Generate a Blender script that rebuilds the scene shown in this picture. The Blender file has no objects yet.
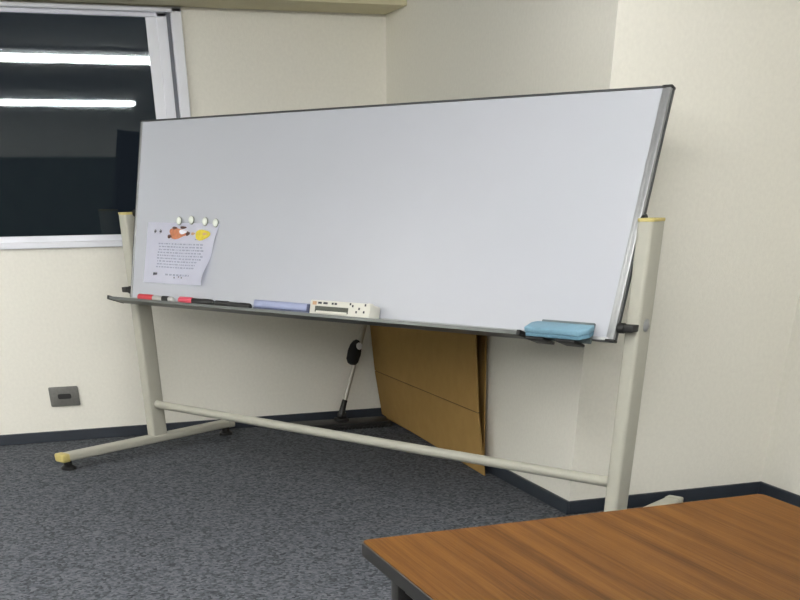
import bpy, bmesh, math, random
from mathutils import Vector, Matrix
random.seed(7)
scene = bpy.context.scene
COL = scene.collection
R = math.radians

# ------------------------------------------------------------------ camera, world, light, exposure
cam_data = bpy.data.cameras.new('camera')
cam = bpy.data.objects.new('camera', cam_data)
COL.objects.link(cam)
yaw, pitch, roll = -0.3259, -0.6163, -0.0097
fwd = Vector((-math.sin(yaw)*math.cos(pitch), math.cos(yaw)*math.cos(pitch), math.sin(pitch)))
rt = Vector((math.cos(yaw), math.sin(yaw), 0))
up = rt.cross(fwd)
rt2 = rt*math.cos(roll)+up*math.sin(roll)
up2 = -rt*math.sin(roll)+up*math.cos(roll)
cm = Matrix.Identity(4)
for i in range(3):
    cm[i][0], cm[i][1], cm[i][2] = rt2[i], up2[i], -fwd[i]
cm.translation = Vector((-2.4418, -6.9876, 1.2997))
cam.matrix_world = cm
cam_data.sensor_width = 36
cam_data.lens = 986.14/800*36
cam_data.shift_x = (400-380.98)/800
cam_data.shift_y = (883.9-300)/800
cam_data.clip_start = 0.03
scene.camera = cam

world = bpy.data.worlds.new('night')
scene.world = world
world.use_nodes = True
world.node_tree.nodes['Background'].inputs[0].default_value = (0.010, 0.013, 0.018, 1)   # night outside the window
world.node_tree.nodes['Background'].inputs[1].default_value = 1.0

TUBE_POWER = 76
TUBE_COLOR = (1.0, 0.985, 0.945, 1)

scene.cycles.diffuse_bounces = 8
scene.view_settings.view_transform = 'Standard'
scene.view_settings.look = 'None'
scene.view_settings.exposure = 0.0
scene.view_settings.gamma = 1.0
scene.view_settings.use_curve_mapping = False

# ------------------------------------------------------------------ helpers
def new_mat(name, color, rough=0.6, metal=0.0, noise=0.0, scale=40.0, bump=0.0, bscale=200.0, spec=0.5, coat=0.0):
    m = bpy.data.materials.new(name); m.use_nodes = True
    nt = m.node_tree; b = nt.nodes['Principled BSDF']
    b.inputs['Base Color'].default_value = (*color, 1)
    b.inputs['Roughness'].default_value = rough
    b.inputs['Metallic'].default_value = metal
    b.inputs['Specular IOR Level'].default_value = spec
    b.inputs['Coat Weight'].default_value = coat
    tc = nt.nodes.new('ShaderNodeTexCoord')
    if noise > 0:
        n = nt.nodes.new('ShaderNodeTexNoise'); n.inputs['Scale'].default_value = scale; n.inputs['Detail'].default_value = 4
        nt.links.new(tc.outputs['Object'], n.inputs['Vector'])
        r = nt.nodes.new('ShaderNodeValToRGB')
        r.color_ramp.elements[0].position = 0.3; r.color_ramp.elements[1].position = 0.7
        r.color_ramp.elements[0].color = (*[c*(1-noise) for c in color], 1)
        r.color_ramp.elements[1].color = (*[min(1, c*(1+noise)) for c in color], 1)
        nt.links.new(n.outputs['Fac'], r.inputs['Fac']); nt.links.new(r.outputs['Color'], b.inputs['Base Color'])
    if bump > 0:
        n2 = nt.nodes.new('ShaderNodeTexNoise'); n2.inputs['Scale'].default_value = bscale; n2.inputs['Detail'].default_value = 3
        nt.links.new(tc.outputs['Object'], n2.inputs['Vector'])
        bp = nt.nodes.new('ShaderNodeBump'); bp.inputs['Strength'].default_value = bump; bp.inputs['Distance'].default_value = 0.004
        nt.links.new(n2.outputs['Fac'], bp.inputs['Height']); nt.links.new(bp.outputs['Normal'], b.inputs['Normal'])
    return m

def lin(r, g, b):
    f = lambda c: (c/255/12.92) if c/255 <= 0.04045 else ((c/255+0.055)/1.055)**2.4
    return (f(r), f(g), f(b))

def box(bm, lo, hi, bev=0.0, seg=2, M=None):
    t = bmesh.new()
    bmesh.ops.create_cube(t, size=1)
    lo = Vector(lo); hi = Vector(hi)
    for v in t.verts:
        v.co = Vector([(lo[i]+hi[i])/2 + v.co[i]*(hi[i]-lo[i]) for i in range(3)])
    if bev > 0:
        bmesh.ops.bevel(t, geom=t.edges[:], offset=bev, segments=seg, profile=0.5, affect='EDGES')
    merge(bm, t, M)

def merge(bm, t, M=None):
    if M is not None: bmesh.ops.transform(t, matrix=M, verts=t.verts)
    me = bpy.data.meshes.new('tmp'); t.to_mesh(me); t.free(); bm.from_mesh(me); bpy.data.meshes.remove(me)

def cyl(bm, p0, p1, r0, r1=None, seg=24, bev=0.0, M=None):
    r1 = r0 if r1 is None else r1
    p0 = Vector(p0); p1 = Vector(p1); d = p1-p0
    t = bmesh.new()
    bmesh.ops.create_cone(t, cap_ends=True, segments=seg, radius1=r0, radius2=r1, depth=d.length)
    if bev > 0:
        es = [e for e in t.edges if len(e.link_faces) == 2 and any(len(f.verts) > 4 for f in e.link_faces)]
        bmesh.ops.bevel(t, geom=es, offset=bev, segments=3, profile=0.5, affect='EDGES')
    q = d.to_track_quat('Z', 'Y').to_matrix().to_4x4()
    q.translation = (p0+p1)/2
    bmesh.ops.transform(t, matrix=q, verts=t.verts)
    merge(bm, t, M)

def lathe(bm, prof, p0, axis, seg=28):
    """prof: list of (distance along axis, radius)"""
    q = Vector(axis).to_track_quat('Z', 'Y').to_matrix().to_4x4(); q.translation = Vector(p0)
    t = bmesh.new(); rings = []
    for h, r in prof:
        rings.append([t.verts.new((max(r, 1e-4)*math.cos(2*math.pi*i/seg), max(r, 1e-4)*math.sin(2*math.pi*i/seg), h)) for i in range(seg)])
    for a, b in zip(rings, rings[1:]):
        for i in range(seg):
            t.faces.new((a[i], a[(i+1) % seg], b[(i+1) % seg], b[i]))
    t.faces.new(rings[0][::-1]); t.faces.new(rings[-1])
    merge(bm, t, q)

def prism(bm, pts, z0, z1, bev=0.0, M=None, axis=2):
    """extrude a 2D outline along an axis"""
    t = bmesh.new()
    def mk(p, z):
        if axis == 2: return (p[0], p[1], z)
        if axis == 1: return (p[0], z, p[1])
        return (z, p[0], p[1])
    a = [t.verts.new(mk(p, z0)) for p in pts]; b = [t.verts.new(mk(p, z1)) for p in pts]
    t.faces.new(a[::-1]); t.faces.new(b)
    n = len(pts)
    for i in range(n): t.faces.new((a[i], a[(i+1) % n], b[(i+1) % n], b[i]))
    bmesh.ops.recalc_face_normals(t, faces=t.faces[:])
    if bev > 0: bmesh.ops.bevel(t, geom=t.edges[:], offset=bev, segments=2, profile=0.5, affect='EDGES')
    merge(bm, t, M)

def rrect(x0, y0, x1, y1, r, n=5):
    out = []
    for cx, cy, a0 in ((x1-r, y0+r, -90), (x1-r, y1-r, 0), (x0+r, y1-r, 90), (x0+r, y0+r, 180)):
        for k in range(n+1):
            a = R(a0+90*k/n); out.append((cx+r*math.cos(a), cy+r*math.sin(a)))
    return out

def obj(name, bm, mat, parent=None, smooth=True):
    bmesh.ops.recalc_face_normals(bm, faces=bm.faces[:])
    me = bpy.data.meshes.new(name); bm.to_mesh(me); bm.free()
    mats = mat if isinstance(mat, (list, tuple)) else [mat]
    for m in mats: me.materials.append(m)
    if smooth:
        me.polygons.foreach_set('use_smooth', [True]*len(me.polygons))
        me.set_sharp_from_angle(angle=R(35))
    o = bpy.data.objects.new(name, me); COL.objects.link(o)
    if parent is not None: o.parent = parent
    return o

def thing(name, label, cat, M=None, group=None):
    o = bpy.data.objects.new(name, None); COL.objects.link(o)
    o.empty_display_size = 0.05
    if M is not None: o.matrix_world = M
    tag(o, label, cat, group)
    return o

def tag(o, label, cat, group=None):
    o['label'] = label; o['category'] = cat
    if group: o['group'] = group
    return o

def struct(name, bm, mat, parent=None, label=None):
    o = obj(name, bm, mat, parent, smooth=False)
    if parent is None: o['kind'] = 'structure'
    return o

def dup(root, M, label, group):
    r = root.copy(); COL.objects.link(r); r.matrix_world = M
    r['label'] = label
    if group: r['group'] = group
    for ch in list(root.children):
        c = ch.copy(); COL.objects.link(c); c.parent = r
        for g in list(ch.children):
            e = g.copy(); COL.objects.link(e); e.parent = c
    return r

# ------------------------------------------------------------------ materials
M = {}
M['wall'] = new_mat('cream_wallpaper', lin(227, 225, 216), 0.85, noise=0.025, scale=60, bump=0.25, bscale=160, spec=0.2)
M['ceiling'] = new_mat('ceiling_board', lin(226, 225, 220), 0.9, noise=0.03, scale=30)
M['beam'] = new_mat('cream_painted_box', lin(205, 198, 168), 0.7, noise=0.02, scale=20, spec=0.3)
M['alu'] = new_mat('white_aluminium_sash', lin(222, 224, 232), 0.35, noise=0.02, scale=8)
M['alu_dark'] = new_mat('grey_sash_groove', lin(95, 98, 106), 0.5, noise=0.05, scale=20)
M['base'] = new_mat('navy_black_vinyl', lin(38, 44, 53), 0.5, noise=0.10, scale=12, spec=0.4)
M['dark_panel'] = new_mat('dark_partition', lin(70, 80, 72), 0.8, noise=0.2, scale=4)
M['rear'] = new_mat('rear_wall_grey', lin(205, 203, 196), 0.9, noise=0.10, scale=5)
M['board_white'] = new_mat('white_enamel_steel', lin(180, 183, 191), 0.32, noise=0.008, scale=3, spec=0.22)
M['frame_alu'] = new_mat('brushed_aluminium', lin(160, 162, 164), 0.38, metal=0.6, noise=0.05, scale=60)
M['frame_dark'] = new_mat('charcoal_trim', lin(58, 60, 62), 0.45, noise=0.05, scale=40)
M['board_back'] = new_mat('shaded_backing', lin(60, 62, 64), 0.8, noise=0.05, scale=20)  # shade on the board's back put into a dark base colour
M['tray'] = new_mat('grey_green_tray', lin(94, 98, 96), 0.4, metal=0.3, noise=0.04, scale=40)
M['cream_metal'] = new_mat('cream_powder_coat', lin(170, 169, 158), 0.42, noise=0.02, scale=30, spec=0.4)
M['cap'] = new_mat('yellowed_plastic', lin(184, 170, 106), 0.5, noise=0.08, scale=40)
M['black'] = new_mat('black_plastic', lin(20, 20, 21), 0.5, noise=0.05, scale=60)
M['black_rubber'] = new_mat('black_foam', lin(16, 16, 17), 0.8, noise=0.1, scale=80, bump=0.3, bscale=200)
M['chrome'] = new_mat('polished_steel', lin(186, 184, 176), 0.34, metal=0.55, noise=0.03, scale=40)
M['socket'] = new_mat('brushed_grey_plate', lin(104, 104, 100), 0.5, metal=0.25, noise=0.10, scale=70)
M['socket_dark'] = new_mat('socket_slot_black', lin(22, 22, 22), 0.6, noise=0.05)
M['paper'] = new_mat('white_paper', lin(236, 237, 248), 0.8, noise=0.015, scale=12, spec=0.2)
M['ink'] = new_mat('grey_blue_ink', lin(172, 176, 194), 0.8, noise=0.15, scale=100)
M['ink_dark'] = new_mat('black_ink', lin(58, 58, 66), 0.8, noise=0.1, scale=100)
M['brown_print'] = new_mat('brown_print', lin(186, 118, 84), 0.7, noise=0.25, scale=50)
M['brown_dark'] = new_mat('dark_brown_print', lin(74, 42, 34), 0.7, noise=0.2, scale=50)
M['yellow_print'] = new_mat('yellow_print', lin(214, 196, 62), 0.7, noise=0.15, scale=50)
M['magnet'] = new_mat('pale_green_magnet', lin(228, 233, 224), 0.25, noise=0.02, scale=40)
M['magnet_rim'] = new_mat('grey_magnet_rim', lin(120, 126, 116), 0.4, noise=0.05, scale=40)
M['red'] = new_mat('red_plastic', lin(190, 52, 62), 0.35, noise=0.05, scale=50)
M['pink'] = new_mat('pink_red_plastic', lin(205, 78, 96), 0.4, noise=0.05, scale=50)
M['silver_body'] = new_mat('silver_white_body', lin(182, 182, 180), 0.3, metal=0.2, noise=0.05, scale=40)
M['lavender'] = new_mat('lavender_plastic', lin(150, 158, 190), 0.45, noise=0.03, scale=30)
M['lavender_felt'] = new_mat('dark_blue_felt', lin(74, 80, 104), 0.9, noise=0.2, scale=120)
M['holder'] = new_mat('ivory_plastic', lin(206, 205, 196), 0.4, noise=0.015, scale=30)
M['holder_slot'] = new_mat('dark_slot', lin(70, 74, 66), 0.6, noise=0.1, scale=40)
M['orange_print'] = new_mat('faded_orange_print', lin(196, 160, 128), 0.7, noise=0.1, scale=80)
M['blue'] = new_mat('sky_blue_plastic', lin(118, 156, 176), 0.5, noise=0.05, scale=40)
M['blue_side'] = new_mat('grey_blue_felt', lin(98, 136, 156), 0.85, noise=0.1, scale=120)
M['grey_bar'] = new_mat('dark_grey_green_bar', lin(92, 104, 106), 0.5, noise=0.08, scale=50)
M['felt_light'] = new_mat('pale_felt', lin(104, 116, 120), 0.9, noise=0.05, scale=100)
M['table_edge'] = new_mat('black_edge_band', lin(14, 14, 15), 0.55, noise=0.05, scale=40)
M['steel_black'] = new_mat('black_painted_steel', lin(15, 15, 16), 0.5, noise=0.05, scale=40)
M['lamp_white'] = new_mat('white_enamel_fixture', lin(225, 226, 226), 0.4, noise=0.01, scale=20)
M['dark_crease'] = new_mat('darker_brown_cardboard', lin(74, 54, 30), 0.9, noise=0.1, scale=80)

# glass: clear pane that mirrors a little of the lit room
def glass_mat():
    m = bpy.data.materials.new('window_glass'); m.use_nodes = True
    nt = m.node_tree; nt.nodes.clear()
    out = nt.nodes.new('ShaderNodeOutputMaterial'); mix = nt.nodes.new('ShaderNodeMixShader')
    tr = nt.nodes.new('ShaderNodeBsdfTransparent'); tr.inputs[0].default_value = (0.92, 0.95, 0.96, 1)
    gl = nt.nodes.new('ShaderNodeBsdfGlossy'); gl.inputs['Roughness'].default_value = 0.02
    gl.inputs['Color'].default_value = (0.90, 0.97, 1.0, 1)
    fr = nt.nodes.new('ShaderNodeFresnel'); fr.inputs['IOR'].default_value = 1.52
    nt.links.new(fr.outputs[0], mix.inputs[0]); nt.links.new(tr.outputs[0], mix.inputs[1]); nt.links.new(gl.outputs[0], mix.inputs[2])
    nt.links.new(mix.outputs[0], out.inputs['Surface'])
    return m
M['glass'] = glass_mat()

def carpet_mat():
    m = bpy.data.materials.new('grey_loop_carpet'); m.use_nodes = True
    nt = m.node_tree; b = nt.nodes['Principled BSDF']
    b.inputs['Roughness'].default_value = 0.95; b.inputs['Specular IOR Level'].default_value = 0.1
    tc = nt.nodes.new('ShaderNodeTexCoord')
    v = nt.nodes.new('ShaderNodeTexVoronoi'); v.inputs['Scale'].default_value = 75
    n = nt.nodes.new('ShaderNodeTexNoise'); n.inputs['Scale'].default_value = 55; n.inputs['Detail'].default_value = 5; n.inputs['Roughness'].default_value = 0.75
    nt.links.new(tc.outputs['Object'], v.inputs['Vector']); nt.links.new(tc.outputs['Object'], n.inputs['Vector'])
    sep = nt.nodes.new('ShaderNodeSeparateColor'); nt.links.new(v.outputs['Color'], sep.inputs[0])
    mx = nt.nodes.new('ShaderNodeMath'); mx.operation = 'MULTIPLY_ADD'; mx.inputs[1].default_value = 0.45
    nt.links.new(sep.outputs[0], mx.inputs[0])
    ad = nt.nodes.new('ShaderNodeMath'); ad.operation = 'MULTIPLY'; ad.inputs[1].default_value = 0.55
    nt.links.new(n.outputs['Fac'], ad.inputs[0]); nt.links.new(ad.outputs[0], mx.inputs[2])
    r = nt.nodes.new('ShaderNodeValToRGB')
    r.color_ramp.elements[0].position = 0.2; r.color_ramp.elements[0].color = (*lin(40, 43, 48), 1)
    r.color_ramp.elements[1].position = 0.8; r.color_ramp.elements[1].color = (*lin(100, 103, 109), 1)
    nt.links.new(mx.outputs[0], r.inputs['Fac']); nt.links.new(r.outputs['Color'], b.inputs['Base Color'])
    bp = nt.nodes.new('ShaderNodeBump'); bp.inputs['Strength'].default_value = 0.6; bp.inputs['Distance'].default_value = 0.006
    nt.links.new(mx.outputs[0], bp.inputs['Height']); nt.links.new(bp.outputs['Normal'], b.inputs['Normal'])
    return m
M['carpet'] = carpet_mat()

def wood_mat():
    m = bpy.data.materials.new('brown_woodgrain_laminate'); m.use_nodes = True
    nt = m.node_tree; b = nt.nodes['Principled BSDF']
    b.inputs['Roughness'].default_value = 0.55; b.inputs['Specular IOR Level'].default_value = 0.05
    tc = nt.nodes.new('ShaderNodeTexCoord')
    def grain(sx, sy, det, rough):
        mp = nt.nodes.new('ShaderNodeMapping'); mp.inputs['Scale'].default_value = (sx, sy, 1)
        n = nt.nodes.new('ShaderNodeTexNoise'); n.inputs['Scale'].default_value = 1.0; n.inputs['Detail'].default_value = det; n.inputs['Roughness'].default_value = rough
        n.inputs['Distortion'].default_value = 0.3
        nt.links.new(tc.outputs['Object'], mp.inputs['Vector']); nt.links.new(mp.outputs['Vector'], n.inputs['Vector'])
        return n
    g1 = grain(26, 0.8, 3, 0.5); g2 = grain(190, 3.6, 5, 0.75)
    mx = nt.nodes.new('ShaderNodeMath'); mx.operation = 'MULTIPLY_ADD'; mx.inputs[1].default_value = 0.5
    nt.links.new(g1.outputs['Fac'], mx.inputs[0])
    ad = nt.nodes.new('ShaderNodeMath'); ad.operation = 'MULTIPLY'; ad.inputs[1].default_value = 0.5
    nt.links.new(g2.outputs['Fac'], ad.inputs[0]); nt.links.new(ad.outputs[0], mx.inputs[2])
    r = nt.nodes.new('ShaderNodeValToRGB')
    r.color_ramp.elements[0].position = 0.35; r.color_ramp.elements[0].color = (*lin(60, 36, 12), 1)
    r.color_ramp.elements[1].position = 0.66; r.color_ramp.elements[1].color = (*lin(100, 67, 28), 1)
    e = r.color_ramp.elements.new(0.5); e.color = (*lin(83, 53, 20), 1)
    nt.links.new(mx.outputs[0], r.inputs['Fac']); nt.links.new(r.outputs['Color'], b.inputs['Base Color'])
    return m
M['wood'] = wood_mat()

def card_mat():
    m = new_mat('brown_cardboard', lin(154, 124, 74), 0.9, noise=0.05, scale=14, spec=0.15)
    nt = m.node_tree; b = nt.nodes['Principled BSDF']
    tc = nt.nodes.new('ShaderNodeTexCoord')
    w = nt.nodes.new('ShaderNodeTexWave'); w.bands_direction = 'Y'; w.inputs['Scale'].default_value = 45; w.inputs['Distortion'].default_value = 0.4
    nt.links.new(tc.outputs['Object'], w.inputs['Vector'])
    bp = nt.nodes.new('ShaderNodeBump'); bp.inputs['Strength'].default_value = 0.12; bp.inputs['Distance'].default_value = 0.003
    nt.links.new(w.outputs['Fac'], bp.inputs['Height']); nt.links.new(bp.outputs['Normal'], b.inputs['Normal'])
    return m
M['card'] = card_mat()

def tube_mat():
    m = bpy.data.materials.new('fluorescent_glow'); m.use_nodes = True
    nt = m.node_tree; nt.nodes.clear()
    out = nt.nodes.new('ShaderNodeOutputMaterial'); e = nt.nodes.new('ShaderNodeEmission')
    e.inputs[0].default_value = TUBE_COLOR; e.inputs[1].default_value = TUBE_POWER
    nt.links.new(e.outputs[0], out.inputs['Surface'])
    return m
M['tube'] = tube_mat()

# ------------------------------------------------------------------ room shell
XL, YR, ZC = -7.6, -13.6, 2.3
S, XC = 2.632, 1.088              # pillar side depth, pillar front width
WX0, WX1, WZ0, WZ1 = -4.6, -1.168, 1.020, 2.083    # window opening

bm = bmesh.new(); box(bm, (XL-.1, YR-.1, -.1), (XC+.1, .12, 0)); struct('floor', bm, M['carpet'])
bm = bmesh.new(); box(bm, (XL-.1, YR-.1, ZC), (XC+.1, .12, ZC+.1)); struct('ceiling', bm, M['ceiling'])
bm = bmesh.new()                   # window wall, in four pieces round the opening
box(bm, (XL-.1, 0, 0), (WX0, .12, ZC)); box(bm, (WX1, 0, 0), (.1, .12, ZC))
box(bm, (WX0, 0, 0), (WX1, .12, WZ0)); box(bm, (WX0, 0, WZ1), (WX1, .12, ZC))
struct('wall_back', bm, M['wall'])
bm = bmesh.new(); box(bm, (0, -S, 0), (XC+.1, 0, ZC)); struct('wall_pillar', bm, M['wall'])
bm = bmesh.new(); box(bm, (XC, YR-.1, 0), (XC+.1, -S, ZC)); struct('wall_right', bm, M['wall'])
bm = bmesh.new(); box(bm, (XL-.1, YR-.1, 0), (XL, 0, ZC)); struct('wall_left', bm, M['wall'])
bm = bmesh.new(); box(bm, (XL, YR-.1, 0), (XC, YR, ZC)); struct('wall_rear', bm, M['rear'])
bm = bmesh.new(); box(bm, (XL+.02, YR+.01, 0.0), (XC-.02, YR+.06, 1.72), .005); struct('trim_2', bm, M['dark_panel'])

HB, TB = .060, .016
def baseboard(name, lo, hi):
    bm = bmesh.new(); box(bm, lo, hi, .004, 2); struct(name, bm, M['base'])
baseboard('baseboard_back', (XL, -TB, 0), (-TB, 0, HB))
baseboard('baseboard_pillar', (-TB, -S-TB, 0), (0, 0, HB))
baseboard('baseboard_front', (0, -S-TB, 0), (XC-TB, -S, HB))
baseboard('baseboard_right', (XC-TB, YR, 0), (XC, -S, HB))
baseboard('baseboard_left', (XL, YR, 0), (XL+TB, -TB, HB))

# box beam above the window
bm = bmesh.new(); box(bm, (XL, -.345, 2.089), (0, 0, ZC), .004); struct('trim_1', bm, M['beam'])

# window: outer frame, sliding sash, glass
bm = bmesh.new()
FO = .095
box(bm, (WX1-.056, -.022, WZ0), (WX1, .10, WZ1), .004)
box(bm, (WX0, -.022, WZ0), (WX0+.085, .10, WZ1), .004)
box(bm, (WX0, -.022, WZ0), (WX1, .10, WZ0+.030), .004)
box(bm, (WX0, -.022, WZ1-.020), (WX1, .10, WZ1), .004)
win = struct('window_1', bm, M['alu'])
bm = bmesh.new()
box(bm, (WX1-.076, .012, WZ0+.03), (WX1-.056, .09, WZ1-.02))
obj('frame_groove', bm, M['alu_dark'], win)
def sash(x0, x1, y0, y1):
    bm = bmesh.new()
    z0, z1 = WZ0+.028, WZ1-.018
    box(bm, (x1-.055, y0, z0), (x1, y1, z1), .004); box(bm, (x1-.112, y0+.010, z0), (x1-.045, y1, z1), .004)
    box(bm, (x0, y0, z0), (x0+.075, y1, z1), .004)
    box(bm, (x0, y0, z0), (x1, y1, z0+.030), .004)
    box(bm, (x0, y0, z1-.020), (x1, y1, z1), .004)
    s = obj('sash', bm, M['alu'], win, smooth=False)
    bm = bmesh.new(); box(bm, (x0+.06, y0+.018, z0+.025), (x1-.10, y0+.022, z1-.015))
    obj('glass_pane', bm, M['glass'], s, smooth=False)
sash(-2.95, WX1-.074, .020, .050)
sash(WX0+.085, -2.88, .055, .085)

# floor-level outlet on the window wall
t = thing('wall_outlet', 'square grey metal wall outlet above the dark baseboard, left of the whiteboard', 'outlet', Matrix.Translation((-2.114, 0, .252)))
bm = bmesh.new(); prism(bm, rrect(-.088, -.054, .088, .054, .008), -.012, 0, .002, axis=1); obj('cover_plate', bm, M['socket'], t)
bm = bmesh.new(); prism(bm, rrect(-.040, -.013, .040, .015, .010), -.0155, -.011, axis=1); obj('socket_slot', bm, M['socket_dark'], t)

# ------------------------------------------------------------------ mobile whiteboard
PX, PY, PZ, TH, TAU = -.8385, -1.8062, 1.189, -1.0336, .2723
BW, BH = 1.5, .4085                # half sizes
G = Matrix.Translation((PX, PY, 0)) @ Matrix.Rotation(TH, 4, 'Z')
MB = Matrix.Translation((0, 0, PZ)) @ Matrix.Rotation(-TAU, 4, 'X')     # board frame: x along, -y forward, z up the board
WBM = G @ MB
wb = thing('mobile_whiteboard', 'large white whiteboard tilted back on a cream wheeled stand', 'whiteboard', G)
FWD = .016                         # frame width
bm = bmesh.new(); box(bm, (-BW+.006, 0, -BH+.008), (BW-.012, .014, BH-.004), M=MB); obj('writing_surface', bm, M['board_white'], wb)
bm = bmesh.new(); box(bm, (-BW+.006, .0145, -BH+.008), (BW-.012, .019, BH-.004), M=MB); o = obj('back_panel', bm, M['board_back'], wb); o['label'] = 'back side with its shade coloured in dark'
bm = bmesh.new()
box(bm, (BW-.034, -.004, -BH), (BW-.020, .020, BH), .002, M=MB)
box(bm, (BW-.021, -.006, -BH), (BW, .012, BH), .003, M=MB)
box(bm, (-BW+.002, -.004, -BH), (-BW+.014, .020, BH), .002, M=MB)
box(bm, (-BW, -.005, -BH), (BW, .020, -BH+.012), .002, M=MB)
fr = obj('frame', bm, M['frame_alu'], wb)
bm = bmesh.new()
box(bm, (BW-.006, .008, -BH), (BW+.003, .024, BH), .002, M=MB)
box(bm, (-BW-.003, -.003, -BH), (-BW+.006, .024, BH), .002, M=MB)
box(bm, (-BW, -.006, BH-.005), (BW, .024, BH+.0015), .002, M=MB)
box(bm, (-BW, -.004, -BH-.003), (BW, .024, -BH+.003), .001, M=MB)
o = obj('outer_trim', bm, M['frame_dark'], fr); o['label'] = 'charcoal outer trim'
for sx in (-1, 1):
    for sz in (-1, 1):
        bm = bmesh.new()
        w = .036 if sx > 0 else .014
        x0, x1 = sorted((sx*(BW-w), sx*(BW+.004))); z0, z1 = sorted((sz*(BH-.006), sz*(BH+.003)))
        box(bm, (x0, -.008, z0), (x1, .026, z1), .003, M=MB); obj('corner_cap', bm, M['black'], fr)
# tray: ledge with a front lip
bm = bmesh.new()
TX0, TX1 = -BW-.075, 1.115
TV = -BH-.018
prof = [(0.012, TV+.008), (-.086, TV+.008), (-.086, TV+.013), (-.092, TV+.013), (-.092, TV), (.012, TV)]
prism(bm, prof, TX0, TX1, 0.0, M=MB, axis=0)
tray = obj('pen_tray', bm, M['tray'], wb); tray['label'] = 'grey metal pen tray'
for x0 in (TX0, TX1):
    bm = bmesh.new(); box(bm, (x0-.008, -.095, TV-.002), (x0+.010, .010, TV+.017), .003, M=MB); obj('tray_end_cap', bm, M['black'], tray)
for x0 in (1.150, 1.290):
    bm = bmesh.new(); box(bm, (x0, -.085, TV-.012), (x0+.085, .010, TV-.001), .004, M=MB); obj('tray_clip', bm, M['black'], tray)

PZT, ZF, RF, RB = 1.19, .086, .71, .60      # post top, foot top, foot half length
for sx, ux in ((-1, -1.555), (1, 1.542)):
    bm = bmesh.new(); prism(bm, rrect(ux-.032, -.055, ux+.032, .055, .016), ZF-.004, PZT-.006); post = obj('post', bm, M['cream_metal'], wb)
    bm = bmesh.new(); prism(bm, rrect(ux-.034, -.057, ux+.034, .057, .017), PZT-.008, PZT+.003, .003); o = obj('post_cap', bm, M['cap'], post); o['label'] = 'yellowed plastic post cap'
    # screw on the outer face, stop arm between frame and post
    bm = bmesh.new()
    lathe(bm, [(0, .022), (.005, .022), (.008, .015), (.010, .013), (.012, .008)], (ux+sx*.031, 0, .845), (sx, 0, 0))
    lathe(bm, [(0, .005), (.006, .005)], (ux+sx*.040, 0, .845), (sx, 0, 0), 8)
    obj('pivot_screw', bm, M['frame_alu'], post)
    bm = bmesh.new()
    q0 = MB @ Vector((sx*(BW+.001), .012, -.36)); q1 = Vector((ux-sx*.030, -.04, q0.z))
    cyl(bm, q0, Vector((sx*(BW+.030), q0.y, q0.z)), .018, bev=.003)
    y0, y1 = sorted((q0.y, -.045)); box(bm, (ux-.028, y0-.012, q0.z-.012), (ux+.028, y1+.004, q0.z+.012), .003)
    obj('stop_arm', bm, M['black'], wb)
    bm = bmesh.new()
    cyl(bm, MB @ Vector((sx*(BW-.002), .010, 0)), Vector((ux-sx*.028, .010, PZ)), .016)
    obj('pivot_pin', bm, M['black'], wb)
    # foot
    bm = bmesh.new(); prism(bm, rrect(ux-.038, ZF-.040, ux+.038, ZF, .012, 3), -RF+.05, RB-.05, axis=1); foot = obj('foot', bm, M['cream_metal'], wb)
    for sy in (-1, 1):
        bm = bmesh.new(); E_ = RF if sy < 0 else RB; y0, y1 = sorted((sy*(E_-.055), sy*E_)); box(bm, (ux-.040, y0, ZF-.042), (ux+.040, y1, ZF+.002), .010, 3)
        o = obj('end_cap', bm, M['cap'] if sy < 0 else M['cream_metal'], foot)
        if sy < 0: o['label'] = 'yellowed plastic end cap'
        bm = bmesh.new()
        yc = sy*(E_-.055)
        lathe(bm, [(0, .036), (.003, .042), (.014, .042), (.020, .034), (.026, .024), (.048, .024)], (ux, yc, 0), (0, 0, 1))
        o = obj('glide_foot', bm, M['black'], foot)
bm = bmesh.new(); cyl(bm, (-1.555+.028, 0, .252), (1.542-.028, 0, .252), .0215, seg=20)
obj('crossbar', bm, M['cream_metal'], wb)

def at(x, y, z): return WBM @ Matrix.Translation((x, y, z))       # a place on the board: along, out of the surface (negative = towards viewer), up

# ------------------------------------------------------------------ paper notice and its magnets
pn = thing('paper_notice', 'white printed notice with two small pictures held on the whiteboard by magnets', 'paper', at(-1.12, -.0015, -.18))
def pp(u, v): return (u+1.12, v+.18)
outline = [(-1.385, -.040), (-.822, -.044), (-.845, -.112), (-.864, -.198), (-.905, -.313), (-1.393, -.322)]
NX, NY = 22, 16
def paper_pt(s, t):
    # s 0..1 left-right, t 0..1 bottom-top
    rx = [(-.313, -.905), (-.198, -.868), (-.112, -.847), (-.044, -.824)]
    v = -.320+t*.278
    for (v0, x0), (v1, x1) in zip(rx, rx[1:]):
        if v <= v1 or v1 == -.044:
            k = max(0, min(1, (v-v0)/(v1-v0))); xr = x0+k*(x1-x0); break
    xl = -1.393+.008*t
    u = xl+s*(xr-xl)
    lift = .030*max(0, (s-.72)/.28)**2*(1-t)**1.0*(.6+.4*math.sin(t*9)) + .006*(1-t)*math.sin(s*6)**2
    return (u+1.12, -.002-lift, v+.18)
bm = bmesh.new()
gv = [[bm.verts.new(paper_pt(i/NX, j/NY)) for i in range(NX+1)] for j in range(NY+1)]
fs = [bm.faces.new((gv[j][i], gv[j][i+1], gv[j+1][i+1], gv[j+1][i])) for j in range(NY) for i in range(NX)]
r_ = bmesh.ops.solidify(bm, geom=fs, thickness=.0012)
sheet = obj('sheet', bm, M['paper'], pn)
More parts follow.
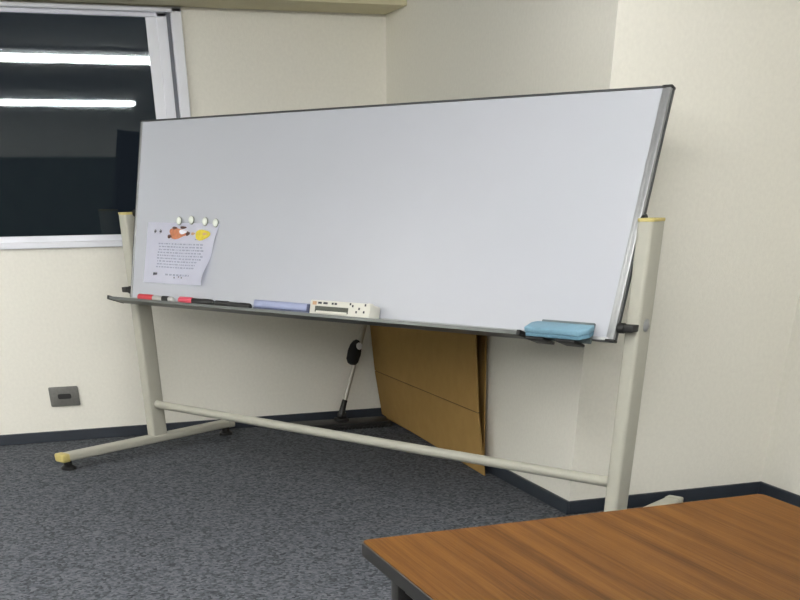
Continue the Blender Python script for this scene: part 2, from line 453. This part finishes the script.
def decal(bm, s0, s1, t0, t1, lift=.0014):
    n = max(1, int((s1-s0)*24)); prev = None
    for k in range(n+1):
        s = s0+(s1-s0)*k/n
        a = Vector(paper_pt(s, t0)); b = Vector(paper_pt(s, t1)); a.y -= lift; b.y -= lift
        cur = (bm.verts.new(a), bm.verts.new(b))
        if prev: bm.faces.new((prev[0], cur[0], cur[1], prev[1]))
        prev = cur
def blob(bm, sc, tc, rs, rtt, n=18, lift=.0016, wob=.12):
    vs = []
    for k in range(n):
        a = 2*math.pi*k/n; w = 1+wob*math.sin(3*a+1)
        p = Vector(paper_pt(sc+rs*math.cos(a)*w, tc+rtt*math.sin(a)*w)); p.y -= lift; vs.append(bm.verts.new(p))
    bm.faces.new(vs)
bm = bmesh.new(); rnd = random.Random(3)
for row in range(9):                # rows of small illegible print
    t0 = .645-row*.048; s = .19+.02*rnd.random()
    while s < .86-(.05 if row > 5 else 0):
        w = .012+.034*rnd.random(); decal(bm, s, s+w, t0, t0+.022); s += w+.006+.012*rnd.random()
s = .36
while s < .74:
    w = .02+.03*rnd.random(); decal(bm, s, s+w, .135, .165); s += w+.014
decal(bm, .72, .84, .73, .75)
obj('small_print', bm, M['ink'], sheet)
bm = bmesh.new()
for s0 in (.165, .178, .193, .207, .222): decal(bm, s0, s0+.011, .125+.01*(s0 > .2), .175)
decal(bm, .165, .235, .140, .158)
for s0 in (.105, .185): decal(bm, s0, s0+.035, .845, .865); decal(bm, s0+.008, s0+.016, .82, .89); decal(bm, s0+.02, s0+.03, .83, .88)
for s0, t0 in ((.50, .095), (.57, .11), (.62, .10)): decal(bm, s0, s0+.018, t0, t0+.025)
obj('bold_print', bm, M['ink_dark'], sheet)
bm = bmesh.new(); blob(bm, .455, .83, .13, .085, wob=.18); o = obj('brown_picture', bm, M['brown_print'], sheet); o['label'] = 'brown picture at the top'
bm = bmesh.new()
for a, b, c, d in ((.345, .775, .030, .030), (.40, .915, .035, .022), (.52, .925, .045, .022), (.60, .83, .030, .035)): blob(bm, a, b, c, d, lift=.0022)
obj('dark_picture_detail', bm, M['brown_dark'], o)
bm = bmesh.new(); blob(bm, .525, .855, .055, .035, lift=.0024); obj('pale_picture_detail', bm, M['paper'], o)
bm = bmesh.new(); blob(bm, .81, .815, .105, .085, wob=.10); obj('yellow_picture', bm, M['yellow_print'], sheet)['label'] = 'yellow picture at the top right'
bm = bmesh.new(); blob(bm, .675, .83, .028, .022, lift=.0022); blob(bm, .84, .83, .03, .02, lift=.0024); obj('orange_picture_detail', bm, M['orange_print'], sheet)

first = None
MAGS = [(-1.130, -.034, 'pale round magnet above the brown picture on the white notice'),
        (-1.035, -.030, 'second pale round magnet from the left along the top of the white notice'),
        (-.930, -.035, 'third pale round magnet from the left along the top of the white notice'),
        (-.850, -.040, 'pale round magnet at the top right corner of the white notice, above the yellow picture')]
for mu, mv, lab in MAGS:
    Mm = at(mu, -.0048, mv)
    if first is None:
        first = thing('round_magnet', lab, 'magnet', Mm, 'magnets along the top of the notice')
        bm = bmesh.new(); lathe(bm, [(0, .017), (.007, .017), (.011, .014), (.013, .010), (.014, .004)], (0, 0, 0), (0, -1, 0)); obj('cap', bm, M['magnet'], first)
        bm = bmesh.new(); lathe(bm, [(0, .019), (.004, .019), (.0045, .018)], (0, 0, 0), (0, -1, 0)); obj('rim', bm, M['magnet_rim'], first)
    else:
        dup(first, Mm, lab, 'magnets along the top of the notice')

# ------------------------------------------------------------------ things on the tray
ZT = TV+.0085                       # tray ledge top
def marker(x0, L, y, cap_mat, body_mat, label, capw=.12, group='markers on the pen tray', flip=False, rad=.016, M0=None):
    t = thing('marker_pen', label, 'marker', M0 if M0 is not None else at(x0, y, ZT+rad), group)
    s = -1 if flip else 1; o0 = L if flip else 0
    bm = bmesh.new(); lathe(bm, [(0, rad*.5), (.003, rad*.8), (.010, rad), (capw, rad), (capw+.002, rad*.92)], (o0, 0, 0), (s, 0, 0), 18); obj('pen_cap', bm, cap_mat, t)
    bm = bmesh.new(); lathe(bm, [(capw+.001, rad*.85), (capw+.008, rad*.88), (L-.010, rad*.88), (L-.002, rad*.7), (L, rad*.5)], (o0, 0, 0), (s, 0, 0), 18); body = obj('barrel', bm, body_mat, t)
    bm = bmesh.new(); lathe(bm, [(L*.70, rad*.90), (L*.72, rad*.93), (L*.86, rad*.93), (L*.88, rad*.90)], (o0, 0, 0), (s, 0, 0), 18); obj('band', bm, M['black'], body)
    return t
marker(-1.345, .29, -.066, M['red'], M['silver_body'], 'red-capped marker with a silver barrel at the left end of the pen tray', .125, rad=.016)
marker(-1.010, .26, -.066, M['pink'], M['black'], 'pink-red capped marker with a black barrel, second from the left on the pen tray', .105, rad=.017)
marker(-.735, .26, -.066, M['black'], M['black'], 'all-black marker on the pen tray beside the lavender eraser', .10, rad=.015)

t = thing('board_eraser', 'flat lavender whiteboard eraser on the tray left of the ivory one', 'eraser', at(-.252, -.045, ZT))
bm = bmesh.new(); prism(bm, rrect(-.035, .012, .035, .046, .010, 3), -.19, .17, axis=0); o = obj('grip', bm, M['lavender'], t)
bm = bmesh.new(); box(bm, (-.19, -.038, 0), (.17, .038, .0125), .002); obj('felt_pad', bm, M['lavender_felt'], t)
bm = bmesh.new(); box(bm, (.168, -.037, .006), (.184, .037, .042), .003); obj('end_band', bm, M['lavender_felt'], t)

t = thing('pen_holder', 'ivory plastic holder box with a dark slot in its front on the whiteboard tray', 'holder', at(.124, -.043, ZT))
bm = bmesh.new(); prism(bm, rrect(-.185, 0, .185, .062, .008, 3), -.040, .030, .002, axis=1); hb = obj('body', bm, M['holder'], t)
bm = bmesh.new(); box(bm, (-.150, -.0425, .014), (.055, -.039, .038), .001); o = obj('slot', bm, M['holder_slot'], hb); o['label'] = 'dark slot'
bm = bmesh.new()
box(bm, (-.140, -.0455, .009), (.050, -.0415, .019), .001); obj('slot_lip', bm, M['holder'], hb)
bm = bmesh.new()
for x, w in ((-.135, .022), (-.102, .026), (-.05, .012), (-.032, .014)): box(bm, (x, -.0412, .047), (x+w, -.0395, .055))
for x, z in ((.06, .050), (.075, .043), (.115, .034), (.10, .02), (.145, .022), (.15, .05)): box(bm, (x, -.0412, z), (x+.009, -.0395, z+.009))
obj('front_print', bm, M['ink_dark'], hb)
bm = bmesh.new(); box(bm, (-.170, -.0412, .042), (-.145, -.0395, .056)); obj('orange_print', bm, M['orange_print'], hb)
bm = bmesh.new(); cyl(bm, (.15, 0, .061), (.15, 0, .068), .012, seg=16); obj('stud', bm, M['holder'], hb)

er = at(1.290, -.067, TV-.004) @ Matrix.Translation((0, 0, .036)) @ Matrix.Rotation(R(30), 4, 'X')
t = thing('board_eraser', 'sky-blue block eraser lying tilted at the right end of the whiteboard tray', 'eraser', er)
bm = bmesh.new(); prism(bm, [(-.140, -.042), (.108, -.042), (.142, -.012), (.142, .028), (-.118, .028), (-.140, .010)], -.003, .017, .004); obj('grip', bm, M['blue'], t)
bm = bmesh.new(); prism(bm, [(-.137, -.039), (.106, -.039), (.139, -.010), (.139, .025), (-.115, .025), (-.137, .008)], -.018, -.003, .002); obj('felt_pad', bm, M['blue_side'], t)

t = thing('board_eraser', 'slim dark grey eraser standing on edge between the blue eraser and the whiteboard', 'eraser', at(1.292, -.020, TV-.0005))
bm = bmesh.new(); box(bm, (-.120, -.004, .0), (.120, .012, .072), .003); obj('grip', bm, M['grey_bar'], t)
bm = bmesh.new(); box(bm, (-.112, -.008, .004), (.100, -.004, .062), .002); obj('felt_pad', bm, M['felt_light'], t)

# ------------------------------------------------------------------ floor mop leaning in the corner
mop = thing('floor_mop', 'floor mop with a black flat head and steel handle leaning in the corner', 'mop', Matrix.Translation((-.40, -.215, 0)))
bm = bmesh.new()
MR = Matrix.Rotation(R(-3), 4, 'Z')
prism(bm, rrect(-.345, -.085, .318, .085, .03), .018, .034, .004, M=MR); hd = obj('mop_head', bm, M['black'], mop)
bm = bmesh.new(); prism(bm, rrect(-.360, -.105, .328, .100, .03), .0, .020, .006, M=MR)
for k in range(27):
    x = -.350+k*.0248; box(bm, (x, -.118+.008*random.random(), 0), (x+.018, -.098, .015), .003, M=MR)
obj('mop_pad', bm, M['black_rubber'], mop)
J = Vector((.012, .015, .085)); T1 = Vector((.216, .095, .609)); D = (T1-J).normalized()
bm = bmesh.new()
box(bm, (-.035, -.028, .032), (.050, .05, .052), .006)
cyl(bm, (-.014, .015, .062), (.038, .015, .062), .020, seg=16)
cyl(bm, J-D*.03, J+D*.075, .022, .017, bev=.003)
obj('swivel_joint', bm, M['black'], hd)
bm = bmesh.new(); cyl(bm, J+D*.06, J+D*.40, .015); cyl(bm, J+D*.38, J+D*1.14, .018); pole = obj('handle', bm, M['chrome'], mop)
bm = bmesh.new(); lathe(bm, [(0, .010), (.004, .019), (.10, .019), (.11, .010)], J+D*1.10, D); obj('handle_grip', bm, M['black'], pole)
# adjuster: black clamp body with a pale dial, on the left of the handle
bm = bmesh.new()
side = Vector((-1, -.25, .1)).normalized()
c0 = J+D*.365+side*.022
lathe(bm, [(-.075, .012), (-.070, .026), (-.050, .040), (.0, .044), (.035, .038), (.060, .026), (.072, .012)], c0, D)
cl = obj('clamp', bm, M['black_rubber'], mop)
bm = bmesh.new(); fdir = Vector((-.15, -1, .25)).normalized()
lathe(bm, [(0, .020), (.008, .020), (.010, .012)], c0+D*.030+fdir*.034+Vector((.018, 0, 0)), fdir); obj('dial', bm, M['lamp_white'], cl)['label'] = 'pale dial'

# ------------------------------------------------------------------ flattened cardboard box leaning on the pillar side
cb = thing('cardboard_box', 'flattened brown cardboard box leaning against the side of the pillar behind the whiteboard', 'box', Matrix.Translation((-.06, -.9, 0)))
O = Vector((-.06, -.9, 0))
BL, BR = Vector((-.052, -.055, .030)), Vector((-.062, -1.795, .002))
FL, FR = Vector((-.100, -.050, .299)), Vector((-.078, -1.708, .304))
TL, TR = Vector((-.128, -.050, .553)), Vector((-.085, -1.640, .676))
TL2, TR2 = FL+(TL-FL)*1.75, FR+(TR-FR)*1.32
def sheet_panel(name, quad, nx, ny, th, mat, parent, bow=0.0):
    a, b, c, d = quad              # bottom left, bottom right, top right, top left
    nrm = (b-a).cross(d-a).normalized()
    if nrm.x > 0: nrm = -nrm
    bm = bmesh.new(); g = []
    for j in range(ny+1):
        row = []
        for i in range(nx+1):
            s, t_ = i/nx, j/ny
            p = (a*(1-s)+b*s)*(1-t_)+(d*(1-s)+c*s)*t_
            p = p+nrm*bow*math.sin(math.pi*s)*math.sin(math.pi*t_)-O
            row.append(bm.verts.new(p))
        g.append(row)
    f = [bm.faces.new((g[j][i], g[j][i+1], g[j+1][i+1], g[j+1][i])) for j in range(ny) for i in range(nx)]
    bmesh.ops.recalc_face_normals(bm, faces=f)
    bmesh.ops.solidify(bm, geom=f, thickness=th)
    return obj(name, bm, mat, parent)
def lerp(a, b, t_): return a*(1-t_)+b*t_
sheet_panel('lower_flap', (BL, BR, FR-Vector((0, 0, .004)), FL-Vector((0, 0, .004))), 12, 4, .007, M['card'], cb, .004)
sheet_panel('front_panel', (FL, FR, TR2, TL2), 12, 6, .007, M['card'], cb, .006)
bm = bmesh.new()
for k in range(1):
    cyl(bm, FL-O+Vector((-.0015, -.02, -.002)), FR-O+Vector((-.0015, .0, -.002)), .005, seg=8)  # darker brown rod along the fold
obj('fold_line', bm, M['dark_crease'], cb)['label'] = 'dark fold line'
back = [Vector((-.028, -.080, .004)), Vector((-.026, -1.70, .004)), Vector((-.012, -1.60, .86)), Vector((-.012, -.080, .86))]
sheet_panel('rear_panel', back, 8, 6, .007, M['card'], cb)
# inner flap folded between the two sheets, seen dark through the open end
inn = [Vector((-.045, -.30, .02)), Vector((-.044, -1.60, .02)), Vector((-.036, -1.50, .80)), Vector((-.040, -.30, .80))]
sheet_panel('inner_flap', inn, 8, 6, .006, M['card'], cb)

# ------------------------------------------------------------------ table in the foreground
TT = Matrix.Translation((-1.812, -5.003, 0)) @ Matrix.Rotation(.0254, 4, 'Z')
tb = thing('table', 'brown woodgrain table with black edge and black legs in the foreground', 'table', TT)
TWd, TLn, TZ = 1.008, 1.95, .70
bm = bmesh.new(); prism(bm, rrect(.004, -TLn+.004, TWd-.004, -.004, .016), TZ-.024, TZ, .0); obj('tabletop', bm, M['wood'], tb)
bm = bmesh.new()
outer = rrect(0, -TLn, TWd, 0, .020, 6); inner = rrect(.0035, -TLn+.0035, TWd-.0035, -.0035, .0165, 6)
n = len(outer)
za, zb = TZ-.027, TZ-.0012
vo0 = [bm.verts.new((*p, za)) for p in outer]; vo1 = [bm.verts.new((*p, zb)) for p in outer]
vi0 = [bm.verts.new((*p, za)) for p in inner]; vi1 = [bm.verts.new((*p, zb)) for p in inner]
for i in range(n):
    j = (i+1) % n
    bm.faces.new((vo0[i], vo0[j], vo1[j], vo1[i])); bm.faces.new((vi0[j], vi0[i], vi1[i], vi1[j]))
    bm.faces.new((vo1[i], vo1[j], vi1[j], vi1[i])); bm.faces.new((vo0[j], vo0[i], vi0[i], vi0[j]))
obj('edge_band', bm, M['table_edge'], tb)['label'] = 'black edge band'
bm = bmesh.new()
for x0, x1, y0, y1 in ((.05, TWd-.05, -.085, -.055), (.05, TWd-.05, -TLn+.055, -TLn+.085), (.05, .08, -TLn+.085, -.085), (TWd-.08, TWd-.05, -TLn+.085, -.085)):
    box(bm, (x0, y0, TZ-.076), (x1, y1, TZ-.026), .002)
obj('apron', bm, M['steel_black'], tb)
for x in (.034, TWd-.074):
    for y in (-.135, -TLn+.095):
        bm = bmesh.new(); box(bm, (x, y, .012), (x+.04, y+.04, TZ-.026), .004); lg = obj('leg', bm, M['steel_black'], tb)
        bm = bmesh.new(); lathe(bm, [(0, .022), (.010, .024), (.014, .018)], (x+.02, y+.02, 0), (0, 0, 1)); obj('leg_glide', bm, M['black_rubber'], lg)

# ------------------------------------------------------------------ ceiling lights (rows mirrored in the window pane, then unseen rows added for fill)
def ceiling_light(x0, y, first_light=[None], label='', L=1.95):
    Ml = Matrix.Translation((x0, y, ZC))
    if first_light[0] is None:
        t = thing('ceiling_light', label, 'ceiling light', Ml, 'fluorescent lights in rows on the ceiling')
        bm = bmesh.new(); prism(bm, [(-.26, 0), (.26, 0), (.24, -.022), (.05, -.045), (-.05, -.045), (-.24, -.022)], .02, L-.02, axis=0); obj('housing', bm, M['lamp_white'], t)
        for sy in (-.095, .095):
            bm = bmesh.new(); cyl(bm, (.05, sy, -.062), (L-.05, sy, -.062), .019, seg=12); obj('tube', bm, M['tube'], t)
            for xe in (.035, L-.055):
                bm = bmesh.new(); box(bm, (xe, sy-.02, -.085), (xe+.02, sy+.02, -.015), .003); obj('tube_socket', bm, M['lamp_white'], t)
        first_light[0] = t
    else:
        dup(first_light[0], Ml, label, 'fluorescent lights in rows on the ceiling')
for k in range(3):
    ceiling_light(-.10-1.95*(k+1), -4.60, label='white fluorescent light in the upper row mirrored in the dark window pane')
for k in range(3):
    ceiling_light(.02-1.95*(k+1), -10.35, label='white fluorescent light in the lower row mirrored in the dark window pane')
for k in range(2):  # added row out of view, brightens the board's left and the pillar side
    ceiling_light(-3.25-1.95*(k+1), -1.6, label='added unseen fluorescent fill light on the ceiling nearest the window')
for k in range(2):  # added unseen row, fill for the pillar side and the wall below the board
    ceiling_light(-2.60-1.95*(k+1), -7.4, label='added unseen fluorescent fill light on the ceiling in the row behind the camera')
